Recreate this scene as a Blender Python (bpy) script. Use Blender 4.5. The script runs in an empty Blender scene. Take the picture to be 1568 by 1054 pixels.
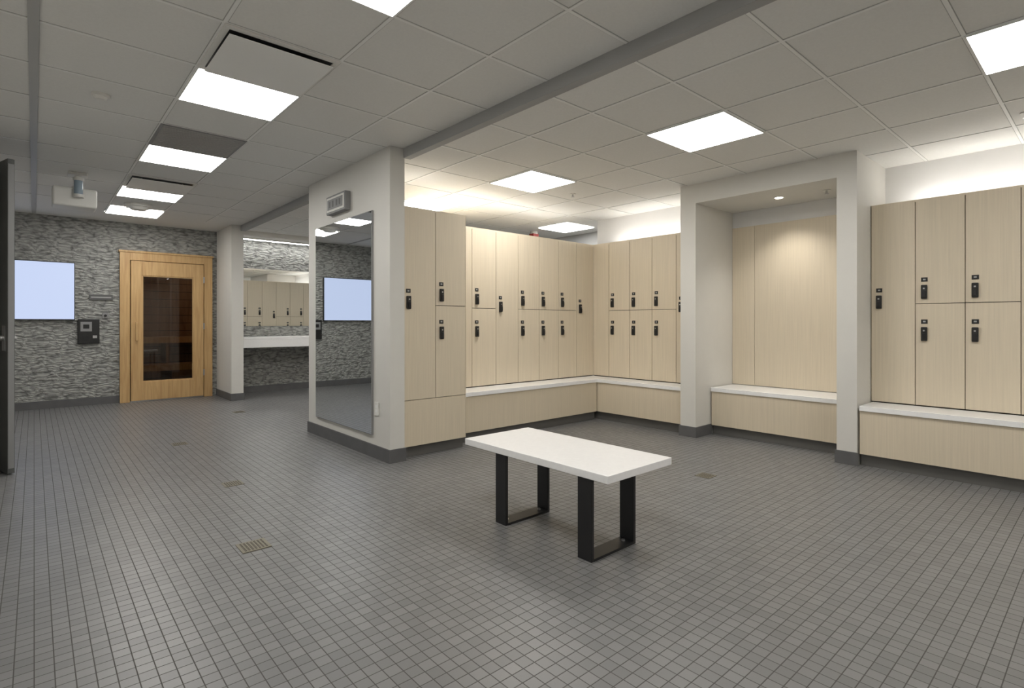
import bpy, bmesh, math
from mathutils import Vector, Matrix

scene = bpy.context.scene
# ------------------------------------------------------------------ materials
def new_mat(name):
    m = bpy.data.materials.new(name); m.use_nodes = True
    nt = m.node_tree
    return m, nt, nt.nodes['Principled BSDF']

def simple(name, col, rough=0.5, metal=0.0, spec=0.5, noise=0.0, nscale=8.0):
    m, nt, b = new_mat(name)
    b.inputs['Roughness'].default_value = rough
    b.inputs['Metallic'].default_value = metal
    b.inputs['Specular IOR Level'].default_value = spec
    tc = nt.nodes.new('ShaderNodeTexCoord')
    n = nt.nodes.new('ShaderNodeTexNoise'); n.inputs['Scale'].default_value = nscale
    n.inputs['Detail'].default_value = 4
    nt.links.new(tc.outputs['Object'], n.inputs['Vector'])
    r = nt.nodes.new('ShaderNodeValToRGB')
    r.color_ramp.elements[0].position = 0.3; r.color_ramp.elements[1].position = 0.7
    k = noise
    r.color_ramp.elements[0].color = (*[c*(1-k) for c in col], 1)
    r.color_ramp.elements[1].color = (*[min(1, c*(1+k)) for c in col], 1)
    nt.links.new(n.outputs['Fac'], r.inputs['Fac'])
    nt.links.new(r.outputs['Color'], b.inputs['Base Color'])
    return m

def emis(name, col, strength):
    m, nt, b = new_mat(name)
    b.inputs['Base Color'].default_value = (0.8, 0.8, 0.8, 1)
    b.inputs['Emission Color'].default_value = (*col, 1)
    b.inputs['Emission Strength'].default_value = strength
    return m

def wood(name, c1, c2, scale=(30, 30, 2), rough=0.4, dist=0.6, p=(0.3, 0.75)):
    m, nt, b = new_mat(name)
    b.inputs['Roughness'].default_value = rough
    tc = nt.nodes.new('ShaderNodeTexCoord')
    mp = nt.nodes.new('ShaderNodeMapping'); mp.inputs['Scale'].default_value = scale
    n = nt.nodes.new('ShaderNodeTexNoise'); n.inputs['Scale'].default_value = 1.0; n.inputs['Detail'].default_value = 6
    n.inputs['Distortion'].default_value = dist
    r = nt.nodes.new('ShaderNodeValToRGB')
    r.color_ramp.elements[0].position = p[0]; r.color_ramp.elements[1].position = p[1]
    r.color_ramp.elements[0].color = (*c1, 1); r.color_ramp.elements[1].color = (*c2, 1)
    nt.links.new(tc.outputs['Object'], mp.inputs['Vector']); nt.links.new(mp.outputs['Vector'], n.inputs['Vector'])
    nt.links.new(n.outputs['Fac'], r.inputs['Fac']); nt.links.new(r.outputs['Color'], b.inputs['Base Color'])
    return m

def glass_mat():
    m = bpy.data.materials.new('tinted_glass'); m.use_nodes = True; nt = m.node_tree
    nt.nodes.clear()
    out = nt.nodes.new('ShaderNodeOutputMaterial'); mix = nt.nodes.new('ShaderNodeMixShader')
    tr = nt.nodes.new('ShaderNodeBsdfTransparent'); tr.inputs['Color'].default_value = (0.72, 0.66, 0.60, 1)
    gl = nt.nodes.new('ShaderNodeBsdfGlossy'); gl.inputs['Roughness'].default_value = 0.02
    fr = nt.nodes.new('ShaderNodeFresnel'); fr.inputs['IOR'].default_value = 1.6
    nt.links.new(fr.outputs[0], mix.inputs[0]); nt.links.new(tr.outputs[0], mix.inputs[1]); nt.links.new(gl.outputs[0], mix.inputs[2])
    nt.links.new(mix.outputs[0], out.inputs['Surface'])
    return m

def floor_mat():
    m, nt, b = new_mat('mosaic_floor_tile')
    tc = nt.nodes.new('ShaderNodeTexCoord')
    br = nt.nodes.new('ShaderNodeTexBrick')
    br.offset = 0.0; br.squash = 1.0
    br.inputs['Scale'].default_value = 1.0
    br.inputs['Brick Width'].default_value = 0.053
    br.inputs['Row Height'].default_value = 0.053
    br.inputs['Mortar Size'].default_value = 0.0021
    br.inputs['Mortar Smooth'].default_value = 0.3
    br.inputs['Color1'].default_value = (0.158, 0.157, 0.158, 1)
    br.inputs['Color2'].default_value = (0.202, 0.200, 0.200, 1)
    br.inputs['Mortar'].default_value = (0.078, 0.075, 0.070, 1)
    nt.links.new(tc.outputs['Object'], br.inputs['Vector'])
    n = nt.nodes.new('ShaderNodeTexNoise'); n.inputs['Scale'].default_value = 1.3; n.inputs['Detail'].default_value = 3
    nt.links.new(tc.outputs['Object'], n.inputs['Vector'])
    mr = nt.nodes.new('ShaderNodeMapRange'); mr.inputs['To Min'].default_value = 0.88; mr.inputs['To Max'].default_value = 1.12
    nt.links.new(n.outputs['Fac'], mr.inputs['Value'])
    mx = nt.nodes.new('ShaderNodeMix'); mx.data_type = 'RGBA'; mx.blend_type = 'MULTIPLY'; mx.inputs['Factor'].default_value = 1
    nt.links.new(br.outputs['Color'], mx.inputs['A']); nt.links.new(mr.outputs['Result'], mx.inputs['B'])
    nt.links.new(mx.outputs['Result'], b.inputs['Base Color'])
    rr = nt.nodes.new('ShaderNodeMapRange'); rr.inputs['To Min'].default_value = 0.36; rr.inputs['To Max'].default_value = 0.85
    nt.links.new(br.outputs['Fac'], rr.inputs['Value']); nt.links.new(rr.outputs['Result'], b.inputs['Roughness'])
    bp = nt.nodes.new('ShaderNodeBump'); bp.invert = True; bp.inputs['Strength'].default_value = 0.5; bp.inputs['Distance'].default_value = 0.003
    nt.links.new(br.outputs['Fac'], bp.inputs['Height']); nt.links.new(bp.outputs['Normal'], b.inputs['Normal'])
    return m

def stone_mat():
    m, nt, b = new_mat('split_face_stone')
    b.inputs['Roughness'].default_value = 0.75
    tc = nt.nodes.new('ShaderNodeTexCoord')
    mp = nt.nodes.new('ShaderNodeMapping'); mp.inputs['Scale'].default_value = (12, 12, 34)
    nt.links.new(tc.outputs['Object'], mp.inputs['Vector'])
    dn = nt.nodes.new('ShaderNodeTexNoise'); dn.inputs['Scale'].default_value = 5.0
    nt.links.new(tc.outputs['Object'], dn.inputs['Vector'])
    va = nt.nodes.new('ShaderNodeVectorMath'); va.operation = 'MULTIPLY_ADD'
    va.inputs[1].default_value = (3.0, 3.0, 3.0)
    nt.links.new(dn.outputs['Color'], va.inputs[0]); nt.links.new(mp.outputs['Vector'], va.inputs[2])
    vo = nt.nodes.new('ShaderNodeTexVoronoi'); vo.feature = 'F1'; vo.inputs['Scale'].default_value = 1.0
    nt.links.new(va.outputs['Vector'], vo.inputs['Vector'])
    n2 = nt.nodes.new('ShaderNodeTexNoise'); n2.inputs['Scale'].default_value = 1.6; n2.inputs['Detail'].default_value = 5
    nt.links.new(va.outputs['Vector'], n2.inputs['Vector'])
    ad = nt.nodes.new('ShaderNodeMath'); ad.operation = 'SUBTRACT'
    nt.links.new(n2.outputs['Fac'], ad.inputs[0]); nt.links.new(vo.outputs['Distance'], ad.inputs[1])
    bp = nt.nodes.new('ShaderNodeBump'); bp.inputs['Strength'].default_value = 0.9; bp.inputs['Distance'].default_value = 0.024
    nt.links.new(ad.outputs['Value'], bp.inputs['Height']); nt.links.new(bp.outputs['Normal'], b.inputs['Normal'])
    r = nt.nodes.new('ShaderNodeValToRGB')
    r.color_ramp.elements[0].position = -0.0; r.color_ramp.elements[1].position = 0.75
    r.color_ramp.elements[0].color = (0.15, 0.153, 0.145, 1); r.color_ramp.elements[1].color = (0.47, 0.475, 0.45, 1)
    ma = nt.nodes.new('ShaderNodeMath'); ma.operation = 'ADD'; ma.inputs[1].default_value = 0.45
    nt.links.new(ad.outputs['Value'], ma.inputs[0]); nt.links.new(ma.outputs['Value'], r.inputs['Fac'])
    nt.links.new(r.outputs['Color'], b.inputs['Base Color'])
    return m

WALL = simple('painted_wall', (0.68, 0.665, 0.625), 0.7, noise=0.01)
WALLW = simple('painted_wall_white', (0.76, 0.75, 0.735), 0.7, noise=0.01)
CEIL = simple('ceiling_tile', (0.75, 0.745, 0.72), 0.9, noise=0.02, nscale=60)
TBAR = simple('t_bar_white', (0.82, 0.82, 0.80), 0.5)
TSHAD = simple('tbar_painted_shadow', (0.42, 0.42, 0.40), 0.8)  # shadow line along the T-bars, painted as a darker grey
BEAM = simple('beam_paint', (0.36, 0.36, 0.355), 0.7)
BASE = simple('base_tile', (0.115, 0.115, 0.117), 0.5, noise=0.1)
TOE = simple('toe_kick', (0.115, 0.112, 0.105), 0.5, noise=0.05)
LC = (0.69, 0.60, 0.46)
LAM = wood('cream_laminate', tuple(c*0.95 for c in LC), tuple(c*1.04 for c in LC), (90, 90, 2.2), 0.42, 0.0, (0.3, 0.7))
DARK = simple('door_gap_dark', (0.05, 0.04, 0.03), 0.8)
QUARTZ = simple('white_quartz', (0.90, 0.90, 0.90), 0.25, noise=0.02, nscale=40)
BLACK = simple('black_metal', (0.012, 0.012, 0.013), 0.4)
BLACKP = simple('black_plastic', (0.015, 0.015, 0.015), 0.35)
STEEL = simple('steel', (0.55, 0.55, 0.55), 0.3, metal=1.0)
BRASS = simple('drain_bronze', (0.24, 0.22, 0.17), 0.45, metal=0.6, noise=0.1)
MIRROR = simple('mirror_glass', (0.84, 0.86, 0.86), 0.01, metal=1.0)
PLAST = simple('white_plastic', (0.76, 0.75, 0.71), 0.5)
GREYP = simple('grey_grille', (0.27, 0.27, 0.27), 0.6)
GREYL = simple('light_grey_frame', (0.42, 0.42, 0.41), 0.5)
DOORM = simple('dark_door', (0.10, 0.104, 0.10), 0.45, noise=0.05)
OAK = wood('honey_oak', (0.50, 0.30, 0.125), (0.68, 0.46, 0.215))
CEDAR = wood('sauna_cedar', (0.26, 0.14, 0.07), (0.42, 0.25, 0.13), (20, 20, 2))
SGLASS = glass_mat()
RED = simple('red_plastic', (0.3, 0.02, 0.015), 0.4)
BLUEG = simple('blue_grey', (0.30, 0.38, 0.45), 0.4)
DISP = simple('clock_display', (0.10, 0.10, 0.10), 0.3)
STONE = stone_mat()
FLOOR = floor_mat()
PANEL = emis('light_lens', (1.0, 0.98, 0.94), 16.0)
STRIP = emis('led_strip', (1.0, 0.985, 0.96), 20.0)
SCREEN = emis('tv_screen', (0.62, 0.72, 0.98), 0.92)
SCREEN.node_tree.nodes['Principled BSDF'].inputs['Base Color'].default_value = (0.02, 0.02, 0.02, 1)
DOWN = emis('downlight_lens', (1.0, 0.95, 0.86), 8.0)
SFILL = emis('sauna_fill_emitter', (1.0, 0.75, 0.5), 22.0)  # glow of the added fill light inside the sauna

# ------------------------------------------------------------------ builder
class B:
    def __init__(self):
        self.bm = bmesh.new(); self.mats = []
    def mi(self, m):
        if m not in self.mats: self.mats.append(m)
        return self.mats.index(m)
    def box(self, x0, x1, y0, y1, z0, z1, m, bev=0.0, seg=2):
        x0, x1 = sorted((x0, x1)); y0, y1 = sorted((y0, y1)); z0, z1 = sorted((z0, z1))
        r = bmesh.ops.create_cube(self.bm, size=1.0)
        vs = r['verts']
        for v in vs:
            v.co = Vector(((x0+x1)/2 + v.co.x*(x1-x0), (y0+y1)/2 + v.co.y*(y1-y0), (z0+z1)/2 + v.co.z*(z1-z0)))
        fs = set(f for v in vs for f in v.link_faces)
        k = self.mi(m)
        for f in fs: f.material_index = k
        if bev > 0:
            es = list(set(e for v in vs for e in v.link_edges))
            rr = bmesh.ops.bevel(self.bm, geom=es, offset=bev, segments=seg, affect='EDGES', profile=0.5)
            for f in rr['faces']: f.material_index = k
        return self
    def cyl(self, c, r, h, m, axis='Z', seg=28, r2=None):
        k = self.mi(m)
        rot = {'Z': Matrix.Identity(4), 'X': Matrix.Rotation(math.pi/2, 4, 'Y'), 'Y': Matrix.Rotation(math.pi/2, 4, 'X')}[axis]
        res = bmesh.ops.create_cone(self.bm, cap_ends=True, segments=seg, radius1=r, radius2=r if r2 is None else r2, depth=h,
                                    matrix=Matrix.Translation(c) @ rot)
        for f in set(f for v in res['verts'] for f in v.link_faces): f.material_index = k
        return self
    def done(self, name, loc=(0, 0, 0), rot=0.0):
        me = bpy.data.meshes.new(name); self.bm.to_mesh(me); self.bm.free()
        for m in self.mats: me.materials.append(m)
        o = bpy.data.objects.new(name, me); scene.collection.objects.link(o)
        o.location = loc; o.rotation_euler = (0, 0, rot)
        return o

def box1(name, *a, **k):
    b = B(); b.box(*a, **k); return b.done(name)

ZL, ZR = 2.72, 2.655      # ceiling heights (left zone / right zone)
XP = 2.277                # partition plane
XB = 2.42

# ------------------------------------------------------------------ shell
box1('floor', -1.3, 7.0, -3.2, 12.3, -0.1, 0.0, FLOOR)
box1('ceiling_left', -1.3, XB, -3.2, 10.3, ZL, ZL+0.15, CEIL)
box1('ceiling_right', XB+0.02, 7.0, -3.2, 10.3, ZR, ZR+0.215, CEIL)
b = B()
for (a0, a1) in ((-3.0, 4.147), (5.969, 9.098)):
    b.box(XB-0.012, XB+0.055, a0, a1, ZR-0.018, ZL, BEAM)
    b.box(XB+0.055, XB+0.068, a0, a1, ZR-0.006, ZR+0.01, TBAR)
b.done('trim_ceiling_step')
b = B()
b.box(-0.58, -0.42, -3.0, 5.78, 0, ZL, WALL); b.box(-0.58, -0.42, 5.78, 6.72, 2.53, ZL, WALL); b.box(-1.1, -0.42, 6.72, 6.80, 0, ZL, WALL)
b.done('wall_left')
box1('wall_left_recess', -1.25, -1.1, 4.8, 10.0, 0, ZL, WALL)
box1('wall_corridor_end', -1.1, -0.58, 4.8, 4.9, 0, ZL, WALL)
box1('wall_behind', -0.58, 6.2, -3.15, -3.0, 0, ZL, WALL)
b = B()
b.box(-1.25, 1.09, 10.0, 10.2, 0, ZL, STONE); b.box(2.07, 6.85, 10.0, 10.2, 0, ZL, STONE); b.box(1.09, 2.07, 10.0, 10.2, 2.15, ZL, STONE)
b.done('wall_far')
box1('wall_right', 6.0, 6.15, -3.0, 4.95, 0, ZR, WALLW)
box1('wall_right_far', 6.7, 6.85, 4.95, 10.0, 0, ZR, BEAM)
box1('wall_right_return', 6.15, 6.85, 4.80, 4.95, 0, ZR, WALLW)
box1('wall_partition', XP, XB, 4.149, 5.967, 0, ZR, WALL)
b = B(); b.box(XP, XB, 4.149, 5.967, ZR, ZL-0.001, WALL); b.done('wall_partition_cap')
b = B()
b.box(XP, 2.45, 9.10, 10.0, 0, ZR, WALL); b.box(XP, XB, 9.10, 10.0, ZR, ZL, WALL)
b.box(2.45, 6.7, 9.10, 9.27, 2.585, ZR, WALL)
b.done('wall_nook')
b = B()
b.box(5.18, 6.0, 2.958, 3.134, 0, ZR, WALL)
b.box(5.18, 6.0, 1.480, 1.633, 0, ZR, WALL)
b.box(5.18, 6.0, 1.633, 2.958, 2.455, ZR, WALL)
b.done('wall_alcove')
# sauna cabin behind the glazed door
b = B()
b.box(0.55, 0.60, 10.2, 12.2, 0, 2.3, CEDAR); b.box(3.0, 3.05, 10.2, 12.2, 0, 2.3, CEDAR)
b.box(0.55, 3.05, 12.15, 12.2, 0, 2.3, CEDAR); b.box(0.55, 3.05, 10.2, 12.2, 2.3, 2.35, CEDAR)
for i in range(14):
    b.box(0.60, 3.0, 12.145, 12.15, 0.15+i*0.15, 0.158+i*0.15, DARK)
b.done('wall_sauna_cabin')
b = B()
for i in range(5):
    b.box(0.62, 2.98, 11.5+i*0.12, 11.5+i*0.12+0.10, 0.92, 0.95, OAK); b.box(0.62, 2.98, 10.95+i*0.1, 10.95+i*0.1+0.085, 0.45, 0.48, OAK)
b.box(0.62, 2.98, 11.48, 11.50, 0.84, 0.95, OAK); b.box(0.62, 2.98, 10.93, 10.95, 0.38, 0.48, OAK)
for xx in (0.7, 1.8, 2.9):
    b.box(xx, xx+0.05, 11.0, 12.1, 0, 0.45, CEDAR); b.box(xx, xx+0.05, 11.55, 12.1, 0.48, 0.92, CEDAR)
b.done('sauna_bench')
b = B(); b.box(2.45, 2.75, 10.201, 10.27, 1.85, 2.05, CEDAR); b.box(2.47, 2.73, 10.27, 10.28, 1.87, 2.03, SFILL); b.done('sauna_fill_light')  # added fill light, out of view beside the door, to brighten the cabin

# baseboards
t = 0.012
box1('baseboard_far', -1.09, 0.955, 10.0-t, 10.0, 0, 0.11, BASE)
box1('baseboard_left', -0.42, -0.42+t, -2.98, 5.76, 0, 0.11, BASE)
b = B()
b.box(XP-t, XP, 9.1-t, 9.985, 0, 0.11, BASE); b.box(XP, 2.45+t, 9.1-t, 9.1, 0, 0.11, BASE)
b.box(2.46, 6.68, 10.0-t, 10.0, 0, 0.11, BASE)
b.done('baseboard_nook')
b = B()
b.box(XP-t, XP, 4.149-t, 5.967+t, 0, 0.115, BASE); b.box(XP, XB+0.01, 4.149-t, 4.149, 0, 0.115, BASE); b.box(XP, XB, 5.967, 5.967+t, 0, 0.115, BASE)
b.done('baseboard_partition')
b = B()
for (a0, a1) in ((2.958, 3.134), (1.480, 1.633)):
    b.box(5.18-t, 5.18, a0-t, a1+t, 0, 0.11, BASE)
b.box(5.18, 5.50, 2.958-t, 2.958, 0, 0.11, BASE)
b.done('baseboard_alcove')

# ------------------------------------------------------------------ ceiling grid
LX = [0.0, 0.72, 1.33, 1.94]
LY = [3.61+0.61*k for k in range(-10, 11)]
RX = [2.887, 3.52, 4.153, 4.786, 5.42]
RY = [2.43+0.633*k for k in range(-8, 12)]
def grid(name, xs, ys, x0, x1, y0, y1, z):
    b = B()
    for x in xs:
        b.box(x-0.013, x+0.013, y0, y1, z-0.0015, z, TSHAD)  # wider grey strip paints the shadow outline around the bar
        b.box(x-0.009, x+0.009, y0, y1, z-0.004, z-0.0015, TBAR)
    for y in ys:
        if y0 < y < y1:
            b.box(x0, x1, y-0.013, y+0.013, z-0.0012, z, TSHAD)
            b.box(x0, x1, y-0.009, y+0.009, z-0.0038, z-0.0012, TBAR)
    return b.done(name)
grid('trim_ceiling_grid_left', LX, LY, -0.41, XB-0.015, -2.99, 9.09, ZL)
grid('trim_ceiling_grid_right', RX, RY, XB+0.07, 5.99, -2.99, 9.09, ZR)
b = B(); b.box(-0.025, 0.02, -2.99, 9.9, ZL-0.008, ZL-0.004, GREYL); b.done('trim_ceiling_rail')

def panel(x, y, z, s=0.61):
    b = B(); f = 0.010; z1 = z-0.0045; z0 = z-0.012
    b.box(x, x+s, y, y+f, z0, z1, TBAR); b.box(x, x+s, y+s-f, y+s, z0, z1, TBAR)
    b.box(x, x+f, y+f, y+s-f, z0, z1, TBAR); b.box(x+s-f, x+s, y+f, y+s-f, z0, z1, TBAR)
    b.box(x+f, x+s-f, y+f, y+s-f, z0+0.001, z1, PANEL)
    return b.done('ceiling_light_panel')
for y in (-1.87, -0.04, 1.78, 3.61, 5.44, 7.27, 8.62):
    panel(0.72, y, ZL)
for y in (-2.0, -0.10, 1.797, 3.70):
    panel(3.52, y, ZR, 0.633)
panel(3.30, 5.35, ZR); panel(5.75, 5.30, ZR); panel(3.52, 7.4, ZR); panel(5.45, 7.4, ZR)

def diffuser(x, y, z, s=0.61):
    b = B(); f = 0.03
    b.box(x, x+s, y, y+f, z-0.014, z-0.0045, PLAST); b.box(x, x+s, y+s-f, y+s, z-0.014, z-0.0045, PLAST)
    b.box(x, x+f, y+f, y+s-f, z-0.014, z-0.0045, PLAST); b.box(x+s-f, x+s, y+f, y+s-f, z-0.014, z-0.0045, PLAST)
    b.box(x+f, x+s-f, y+f, y+s-f, z-0.008, z-0.0045, BLACKP)  # black plate paints the shade of the recess above the hanging panel
    b.box(x+0.03, x+s-0.03, y+0.035, y+s-0.03, z-0.038, z-0.032, TBAR, bev=0.002)
    for cx in (x+0.12, x+s-0.12):
        for cy in (y+0.12, y+s-0.12):
            b.cyl((cx, cy, z-0.02), 0.006, 0.024, STEEL, seg=10)
    return b.done('ceiling_air_diffuser')
diffuser(0.72, 3.0, ZL); diffuser(0.72, 6.66, ZL)
b = B()
b.box(0.72, 1.33, 4.83, 5.44, ZL-0.008, ZL-0.0045, GREYP)
for i in range(20):
    b.box(0.74, 1.31, 4.85+i*0.029, 4.85+i*0.029+0.012, ZL-0.013, ZL-0.008, GREYL)
b.done('ceiling_return_grille')

# ------------------------------------------------------------------ lockers
def mapper(kind, ox, oy):
    if kind == '-Y': return lambda s, n: (ox+s, oy-n)
    if kind == '-X': return lambda s, n: (ox-n, oy-s)
    if kind == '+Y': return lambda s, n: (ox-s, oy+n)
ZD0, ZD1, ZS = 0.514, 2.22, 1.362
def bank(kind, ox, oy, items, depth, zlow=None):
    b = B(); mp = mapper(kind, ox, oy)
    def lb(s0, s1, n0, n1, z0, z1, m, bev=0, seg=2):
        xa, ya = mp(s0, n0); xb_, yb = mp(s1, n1)
        b.box(xa, xb_, ya, yb, z0, z1, m, bev=bev, seg=seg)
    S0 = items[0][0]; S1 = items[-1][1]
    lb(S0, S1, -depth, -0.02, 0.10 if zlow is not None else 0.0, ZD1-0.001, DARK)
    lb(S0, S1, -depth, -0.001, ZD1, ZD1+0.018, LAM)
    if zlow is not None:
        lb(S0, S1, -depth, -0.05, 0.0, 0.10, TOE)
        lb(S0+0.002, S1-0.002, -0.02, 0, 0.10, ZD0-0.005, LAM)
        lb(S1, S1+0.002, -depth, -0.0, 0.10, ZD1, LAM)
    g = 0.0026
    def handle(s, zc):
        lb(s-0.021, s+0.021, 0.0, 0.022, zc-0.058, zc+0.058, BLACKP, bev=0.006)
        lb(s-0.012, s+0.012, 0.022, 0.034, zc-0.045, zc+0.005, BLACK, bev=0.004)
        lb(s-0.006, s+0.006, 0.022, 0.025, zc+0.022, zc+0.034, STEEL)
        lb(s-0.022, s+0.022, 0.0, 0.004, zc+0.085, zc+0.120, BLACKP)
        lb(s-0.009, s+0.009, 0.004, 0.005, zc+0.097, zc+0.109, GREYL)
    for s0, s1, ty in items:
        if ty == 'F':
            lb(s0+g*.5, s1-g, -0.02, 0, ZD0, ZD1, LAM)
        elif ty == 'S':
            lb(s0+g, s1-g, -0.02, 0, ZD0, ZD1, LAM, bev=0.001, seg=1)
            handle(s0+0.062, 1.384)
        else:
            lb(s0+g, s1-g, -0.02, 0, ZD0, ZS-g, LAM, bev=0.001, seg=1)
            lb(s0+g, s1-g, -0.02, 0, ZS+g, ZD1, LAM, bev=0.001, seg=1)
            handle(s0+0.062, 1.46); handle(s0+0.062, 1.11)
    return b.done('locker_bank')

bank('-Y', 2.424, 4.20, [(0, 0.35, 'S'), (0.35, 0.694, 'D')], 1.25, zlow=1)
P = 0.337
it = [(0, 0.414, 'F')]
for k, ty in enumerate(['D', 'S', 'D', 'D', 'D', 'S']):
    it.append((0.414+k*P, 0.414+(k+1)*P, ty))
bank('-Y', 3.124, 4.65, it, 0.60)
bank('+Y', 5.56, 5.90, [(k*P, (k+1)*P, 'D' if k % 3 else 'S') for k in range(7)], 0.60, zlow=1)
yy = [4.645, 4.39, 4.065, 3.74, 3.415, 3.138]
bank('-X', 5.55, 4.645, [(4.645-yy[i], 4.645-yy[i+1], ty) for i, ty in enumerate(['F', 'D', 'D', 'D', 'S'])], 0.445)
yy = [1.476, 1.155, 0.83, 0.505, 0.18, -0.145, -0.47, -0.795, -1.12, -1.445, -1.77]
bank('-X', 5.55, 1.476, [(1.476-yy[i], 1.476-yy[i+1], ty) for i, ty in enumerate('SDDSDDSDDS')], 0.445)

# benches
def bench(name, segs):
    b = B()
    for (x0, x1, y0, y1, fx, fy) in segs:
        b.box(x0+(0.05 if fx else 0), x1, y0+(0.05 if fy else 0), y1, 0, 0.10, TOE)
        b.box(x0+(0.015 if fx else 0), x1, y0+(0.015 if fy else 0), y1, 0.10, 0.463, LAM)
        b.box(x0, x1, y0, y1, 0.463, 0.505, QUARTZ, bev=0.002, seg=1)
    return b.done(name)
bench('locker_bench', [(3.124, 5.25, 4.33, 4.649, False, True), (5.25, 5.549, 3.138, 4.649, True, False)])
bench('locker_bench', [(5.185, 5.549, -2.9, 1.465, True, False)])
bench('alcove_bench', [(5.47, 5.975, 1.636, 2.944, True, False)])
b = B()
b.box(5.978, 5.998, 1.636, 1.70, 0.51, 2.28, LAM); b.box(5.978, 5.998, 1.703, 2.70, 0.51, 2.28, LAM); b.box(5.978, 5.998, 2.703, 2.955, 0.51, 2.28, LAM)
b.done('alcove_back_panel')
b = B()
b.cyl((5.56, 2.27, 2.452), 0.05, 0.006, PLAST); b.cyl((5.56, 2.27, 2.448), 0.036, 0.004, DOWN)
dl = b.done('recessed_downlight')
sp = bpy.data.lights.new('downlight_lamp', 'SPOT'); sp.energy = 42; sp.spot_size = math.radians(110); sp.spot_blend = 0.9
sp.color = (1, 0.96, 0.89); sp.shadow_soft_size = 0.05
so = bpy.data.objects.new('downlight_lamp', sp); scene.collection.objects.link(so)
so.location = (5.56, 2.27, 2.44); so.rotation_euler = (0, math.radians(-8), 0); so.parent = dl

# LED uplights resting on the locker tops
def strip(x0, x1, y0, y1):
    b = B(); z = ZD1+0.018
    b.box(x0, x1, y0, y1, z, z+0.02, PLAST); b.box(x0+0.005, x1-0.005, y0+0.005, y1-0.005, z+0.02, z+0.03, STRIP)
    return b.done('led_uplight_strip')
strip(3.3, 5.4, 5.0, 5.04); strip(2.6, 3.05, 4.7, 4.74)
strip(5.84, 5.88, 3.3, 4.6); strip(5.84, 5.88, -1.7, 1.3)

# ------------------------------------------------------------------ partition mirror, clock, outlet
b = B(); x = XP
b.box(x-0.018, x-0.001, 4.445, 5.727, 0.20, 2.21, GREYP); b.box(x-0.020, x-0.018, 4.451, 5.721, 0.206, 2.204, MIRROR)
b.done('wall_mirror')
b = B()
b.box(x-0.06, x-0.001, 4.91, 5.35, 2.29, 2.47, GREYP, bev=0.006)
b.box(x-0.063, x-0.06, 4.93, 5.33, 2.31, 2.45, PLAST)
b.box(x-0.066, x-0.063, 4.955, 5.305, 2.33, 2.43, GREYP)
for yy_ in (5.0, 5.07, 5.16, 5.23):
    b.box(x-0.0675, x-0.066, yy_, yy_+0.035, 2.35, 2.41, DISP)
b.done('digital_wall_clock')
b = B(); b.box(x-0.008, x-0.001, 4.34, 4.415, 0.38, 0.50, PLAST, bev=0.003)
for z_ in (0.41, 0.45): b.box(x-0.0095, x-0.008, 4.36, 4.395, z_, z_+0.025, TBAR)
b.done('wall_outlet')

# ------------------------------------------------------------------ far wall things
Y = 10.0
b = B()
b.box(-0.98, 0.44, Y-0.06, Y-0.002, 1.245, 2.065, BLACKP, bev=0.005); b.box(-0.970, 0.430, Y-0.063, Y-0.0605, 1.255, 2.055, SCREEN)
b.done('wall_television')
b = B()
b.box(0.47, 0.72, Y-0.05, Y-0.002, 0.90, 1.26, BLACKP, bev=0.008)
b.box(0.50, 0.63, Y-0.054, Y-0.05, 1.08, 1.22, GREYP); b.box(0.53, 0.60, Y-0.058, Y-0.054, 1.12, 1.18, BLACK)
b.box(0.64, 0.69, Y-0.056, Y-0.05, 0.98, 1.02, STEEL); b.box(0.51, 0.60, Y-0.054, Y-0.05, 0.94, 1.02, BLACK)
b.done('wall_control_panel')
b = B(); b.box(0.75, 0.83, Y-0.02, Y-0.002, 1.27, 1.35, GREYP, bev=0.004); b.cyl((0.79, Y-0.026, 1.31), 0.018, 0.014, BLACKP, axis='Y'); b.done('wall_switch')
b = B(); b.box(0.60, 0.88, Y-0.022, Y-0.002, 1.54, 1.62, DISP, bev=0.003); b.box(0.62, 0.86, Y-0.024, Y-0.022, 1.572, 1.588, GREYL); b.done('wall_sign')

# sauna door with wooden frame
b = B()
b.box(0.96, 1.085, Y-0.07, Y-0.002, 0, 2.27, OAK, bev=0.004); b.box(2.075, 2.20, Y-0.07, Y-0.002, 0, 2.27, OAK, bev=0.004)
b.box(1.085, 2.075, Y-0.07, Y-0.002, 2.155, 2.27, OAK, bev=0.004)
b.box(0.945, 2.215, Y-0.08, Y-0.002, 2.27, 2.30, OAK, bev=0.004)
b.box(1.095, 1.235, Y-0.09, Y-0.02, 0.02, 2.145, OAK, bev=0.003); b.box(1.925, 2.065, Y-0.09, Y-0.02, 0.02, 2.145, OAK, bev=0.003)
b.box(1.235, 1.925, Y-0.09, Y-0.02, 1.93, 2.145, OAK, bev=0.003); b.box(1.235, 1.925, Y-0.09, Y-0.02, 0.02, 0.30, OAK, bev=0.003)
b.box(1.235, 1.925, Y-0.055, Y-0.045, 0.30, 1.93, SGLASS)
for (a0, a1, c0, c1) in ((1.235, 1.25, 0.30, 1.93), (1.91, 1.925, 0.30, 1.93), (1.25, 1.91, 0.30, 0.315), (1.25, 1.91, 1.915, 1.93)):
    b.box(a0, a1, Y-0.08, Y-0.055, c0, c1, OAK)
b.box(1.145, 1.175, Y-0.15, Y-0.12, 0.93, 1.22, OAK, bev=0.008)
b.box(1.15, 1.17, Y-0.12, Y-0.09, 0.96, 0.99, OAK); b.box(1.15, 1.17, Y-0.12, Y-0.09, 1.16, 1.19, OAK)
b.box(1.09, 2.07, Y-0.06, Y-0.01, 0.0, 0.018, STEEL)
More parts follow.
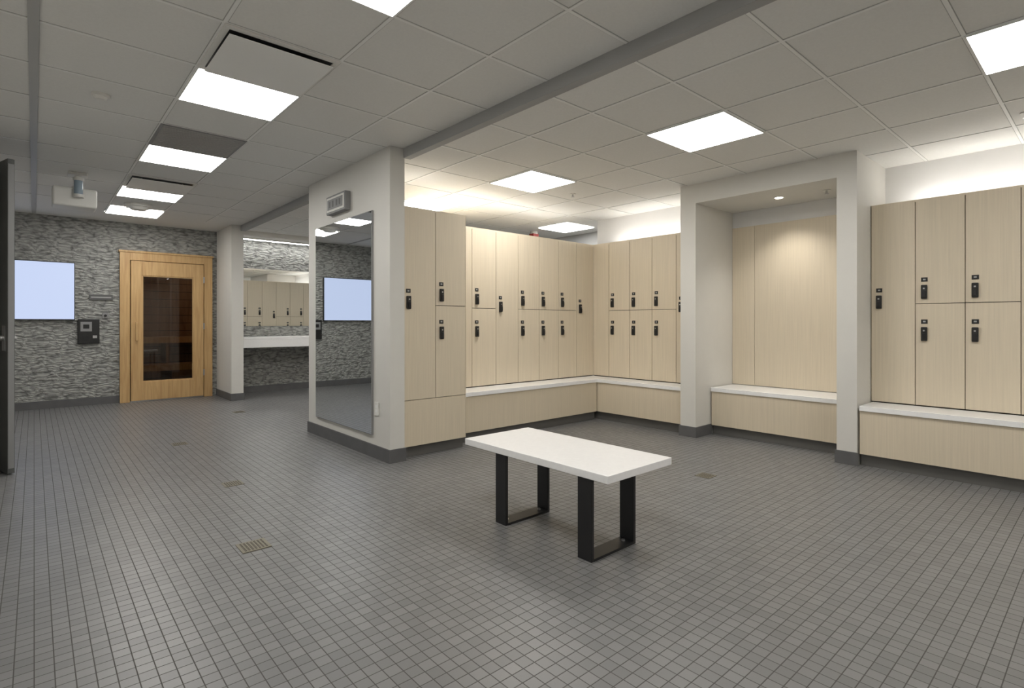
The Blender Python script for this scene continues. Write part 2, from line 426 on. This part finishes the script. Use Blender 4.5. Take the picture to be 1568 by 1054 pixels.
for z_ in (0.35, 1.1, 1.85): b.box(2.06, 2.08, Y-0.095, Y-0.07, z_, z_+0.1, STEEL)
b.done('sauna_door')

# vanity nook
b = B()
b.box(2.455, 6.68, 9.38, 9.985, 0.93, 0.97, QUARTZ, bev=0.003); b.box(2.455, 6.68, 9.38, 9.41, 0.80, 0.93, QUARTZ)
b.box(2.46, 2.49, 9.45, 9.985, 0.72, 0.93, GREYP); b.box(6.6, 6.63, 9.45, 9.985, 0.0, 0.93, GREYP)
b.box(4.4, 4.43, 9.45, 9.985, 0.0, 0.93, GREYP)
b.done('vanity_counter')
b = B(); b.box(2.46, 6.6, Y-0.02, Y-0.002, 1.145, 2.15, GREYP); b.box(2.465, 6.595, Y-0.022, Y-0.02, 1.15, 2.145, MIRROR); b.done('vanity_mirror')
b = B(); b.box(2.5, 6.6, 9.80, 9.86, ZR-0.03, ZR-0.001, PLAST); b.box(2.51, 6.59, 9.805, 9.855, ZR-0.036, ZR-0.03, STRIP); b.done('led_cove_light')

# open dark door at left
b = B()
L = 0.90
b.box(0, L, -0.022, 0.022, 0.01, 2.50, DOORM, bev=0.002)
b.box(L-0.001, L+0.002, -0.018, 0.018, 0.05, 2.46, GREYP)
for sgn in (-1, 1):
    b.cyl((L-0.08, sgn*0.035, 1.08), 0.022, 0.026, STEEL, axis='Y', seg=20)
    b.box(L-0.20, L-0.07, sgn*0.05-0.008, sgn*0.05+0.008, 1.07, 1.09, STEEL, bev=0.004)
b.box(L-0.11, L-0.05, -0.026, -0.022, 0.98, 1.18, STEEL)
for z_ in (0.3, 1.25, 2.2): b.cyl((0.0, 0, z_), 0.012, 0.10, STEEL, seg=12)
ang = math.atan2(5.84-6.69, -0.145+0.40)
b.done('door_1', loc=(-0.395, 6.69, 0), rot=ang)

# ------------------------------------------------------------------ ceiling devices
b = B()
px_, py_ = 0.33, 7.03
b.box(px_-0.08, px_+0.08, py_-0.07, py_+0.07, ZL-0.03, ZL-0.0005, PLAST, bev=0.004)
b.cyl((px_, py_, ZL-0.10), 0.022, 0.15, PLAST)
b.box(px_-0.05, px_+0.05, py_-0.05, py_+0.05, ZL-0.175, ZL-0.145, PLAST, bev=0.004)
b.box(px_-0.20, px_+0.15, py_-0.13, py_+0.13, ZL-0.36, ZL-0.17, PLAST, bev=0.02, seg=3)
b.cyl((px_, py_-0.15, ZL-0.17), 0.036, 0.14, BLUEG); b.cyl((px_, py_-0.15, ZL-0.255), 0.045, 0.03, PLAST)
b.cyl((px_, py_-0.15, ZL-0.09), 0.045, 0.03, PLAST); b.box(px_-0.02, px_+0.02, py_-0.15, py_, ZL-0.10, ZL-0.08, PLAST)
b.done('ceiling_projector')
def disc(name, x, y, z, r, h, m=PLAST):
    b = B(); b.cyl((x, y, z-h*0.25), r, h*0.5, m); b.cyl((x, y, z-h*0.75), r*0.55, h*0.5, m, r2=r*0.8)
    return b.done(name)
disc('smoke_detector', 0.33, 4.5, ZL, 0.05, 0.035, PLAST)
disc('ceiling_dome_speaker', 1.0, 8.35, ZL-0.001, 0.15, 0.07)
def sprinkler(x, y, z):
    b = B(); b.cyl((x, y, z-0.003), 0.035, 0.005, PLAST); b.cyl((x, y, z-0.018), 0.009, 0.03, STEEL, seg=12); b.cyl((x, y, z-0.035), 0.02, 0.003, STEEL, seg=16)
    b.done('fire_sprinkler')
sprinkler(4.54, 4.10, ZR-0.001); sprinkler(5.13, 0.44, ZR-0.001); sprinkler(5.6, 1.85, 2.4545)
b = B(); b.cyl((5.95, 6.2, ZR-0.02), 0.06, 0.04, PLAST); b.box(5.89, 6.01, 6.15, 6.25, ZR-0.09, ZR-0.035, RED, bev=0.008); b.done('ceiling_fire_alarm')

# ------------------------------------------------------------------ drains
def drain(x, y, s):
    b = B(); b.box(x-s/2, x+s/2, y-s/2, y+s/2, 0.0, 0.004, BRASS)
    n = 7; w = s*0.84/n
    for i in range(n):
        for j in range(n):
            xx = x-s*0.42+w*(i+0.5); yy2 = y-s*0.42+w*(j+0.5)
            b.box(xx-w*0.28, xx+w*0.28, yy2-w*0.28, yy2+w*0.28, 0.004, 0.0045, DARK)
    b.done('floor_drain')
drain(0.885, 3.10, 0.145); drain(1.11, 4.40, 0.13); drain(1.08, 6.2, 0.13); drain(2.07, 7.9, 0.13); drain(3.95, 2.17, 0.12)

# ------------------------------------------------------------------ bench table
b = B()
b.box(2.073, 2.63, 1.645, 2.80, 0.42, 0.46, QUARTZ, bev=0.003)
w = 0.047; tk = 0.020
for yc in (1.804, 2.46):
    x0, x1 = 2.085, 2.455
    b.box(x0, x0+tk, yc-w, yc+w, 0, 0.4195, BLACK, bev=0.002, seg=1)
    b.box(x1-tk, x1, yc-w, yc+w, 0, 0.4195, BLACK, bev=0.002, seg=1)
    b.box(x0+tk, x1-tk, yc-w, yc+w, 0, 0.014, BLACK)
    b.box(x0+tk, x1-tk, yc-w, yc+w, 0.408, 0.4195, BLACK)
    for xx in (x0+0.05, x1-0.05):
        b.cyl((xx, yc, 0.018), 0.011, 0.008, STEEL, seg=14)
b.done('bench_table')

# ------------------------------------------------------------------ world + camera
w = bpy.data.worlds.new('world'); scene.world = w; w.use_nodes = True
w.node_tree.nodes['Background'].inputs['Color'].default_value = (0.5, 0.5, 0.5, 1)
w.node_tree.nodes['Background'].inputs['Strength'].default_value = 0.1

cam = bpy.data.cameras.new('camera'); co = bpy.data.objects.new('camera', cam); scene.collection.objects.link(co)
cam.sensor_width = 36; cam.lens = 18.99; cam.shift_y = -0.0204; cam.clip_start = 0.05
co.location = (0, 0, 1.2)
fw = Vector((0.6626, 0.749, 0))
co.rotation_euler = fw.to_track_quat('-Z', 'Y').to_euler()
scene.camera = co
scene.view_settings.view_transform = 'Standard'
scene.view_settings.look = 'None'
scene.view_settings.exposure = 0.0
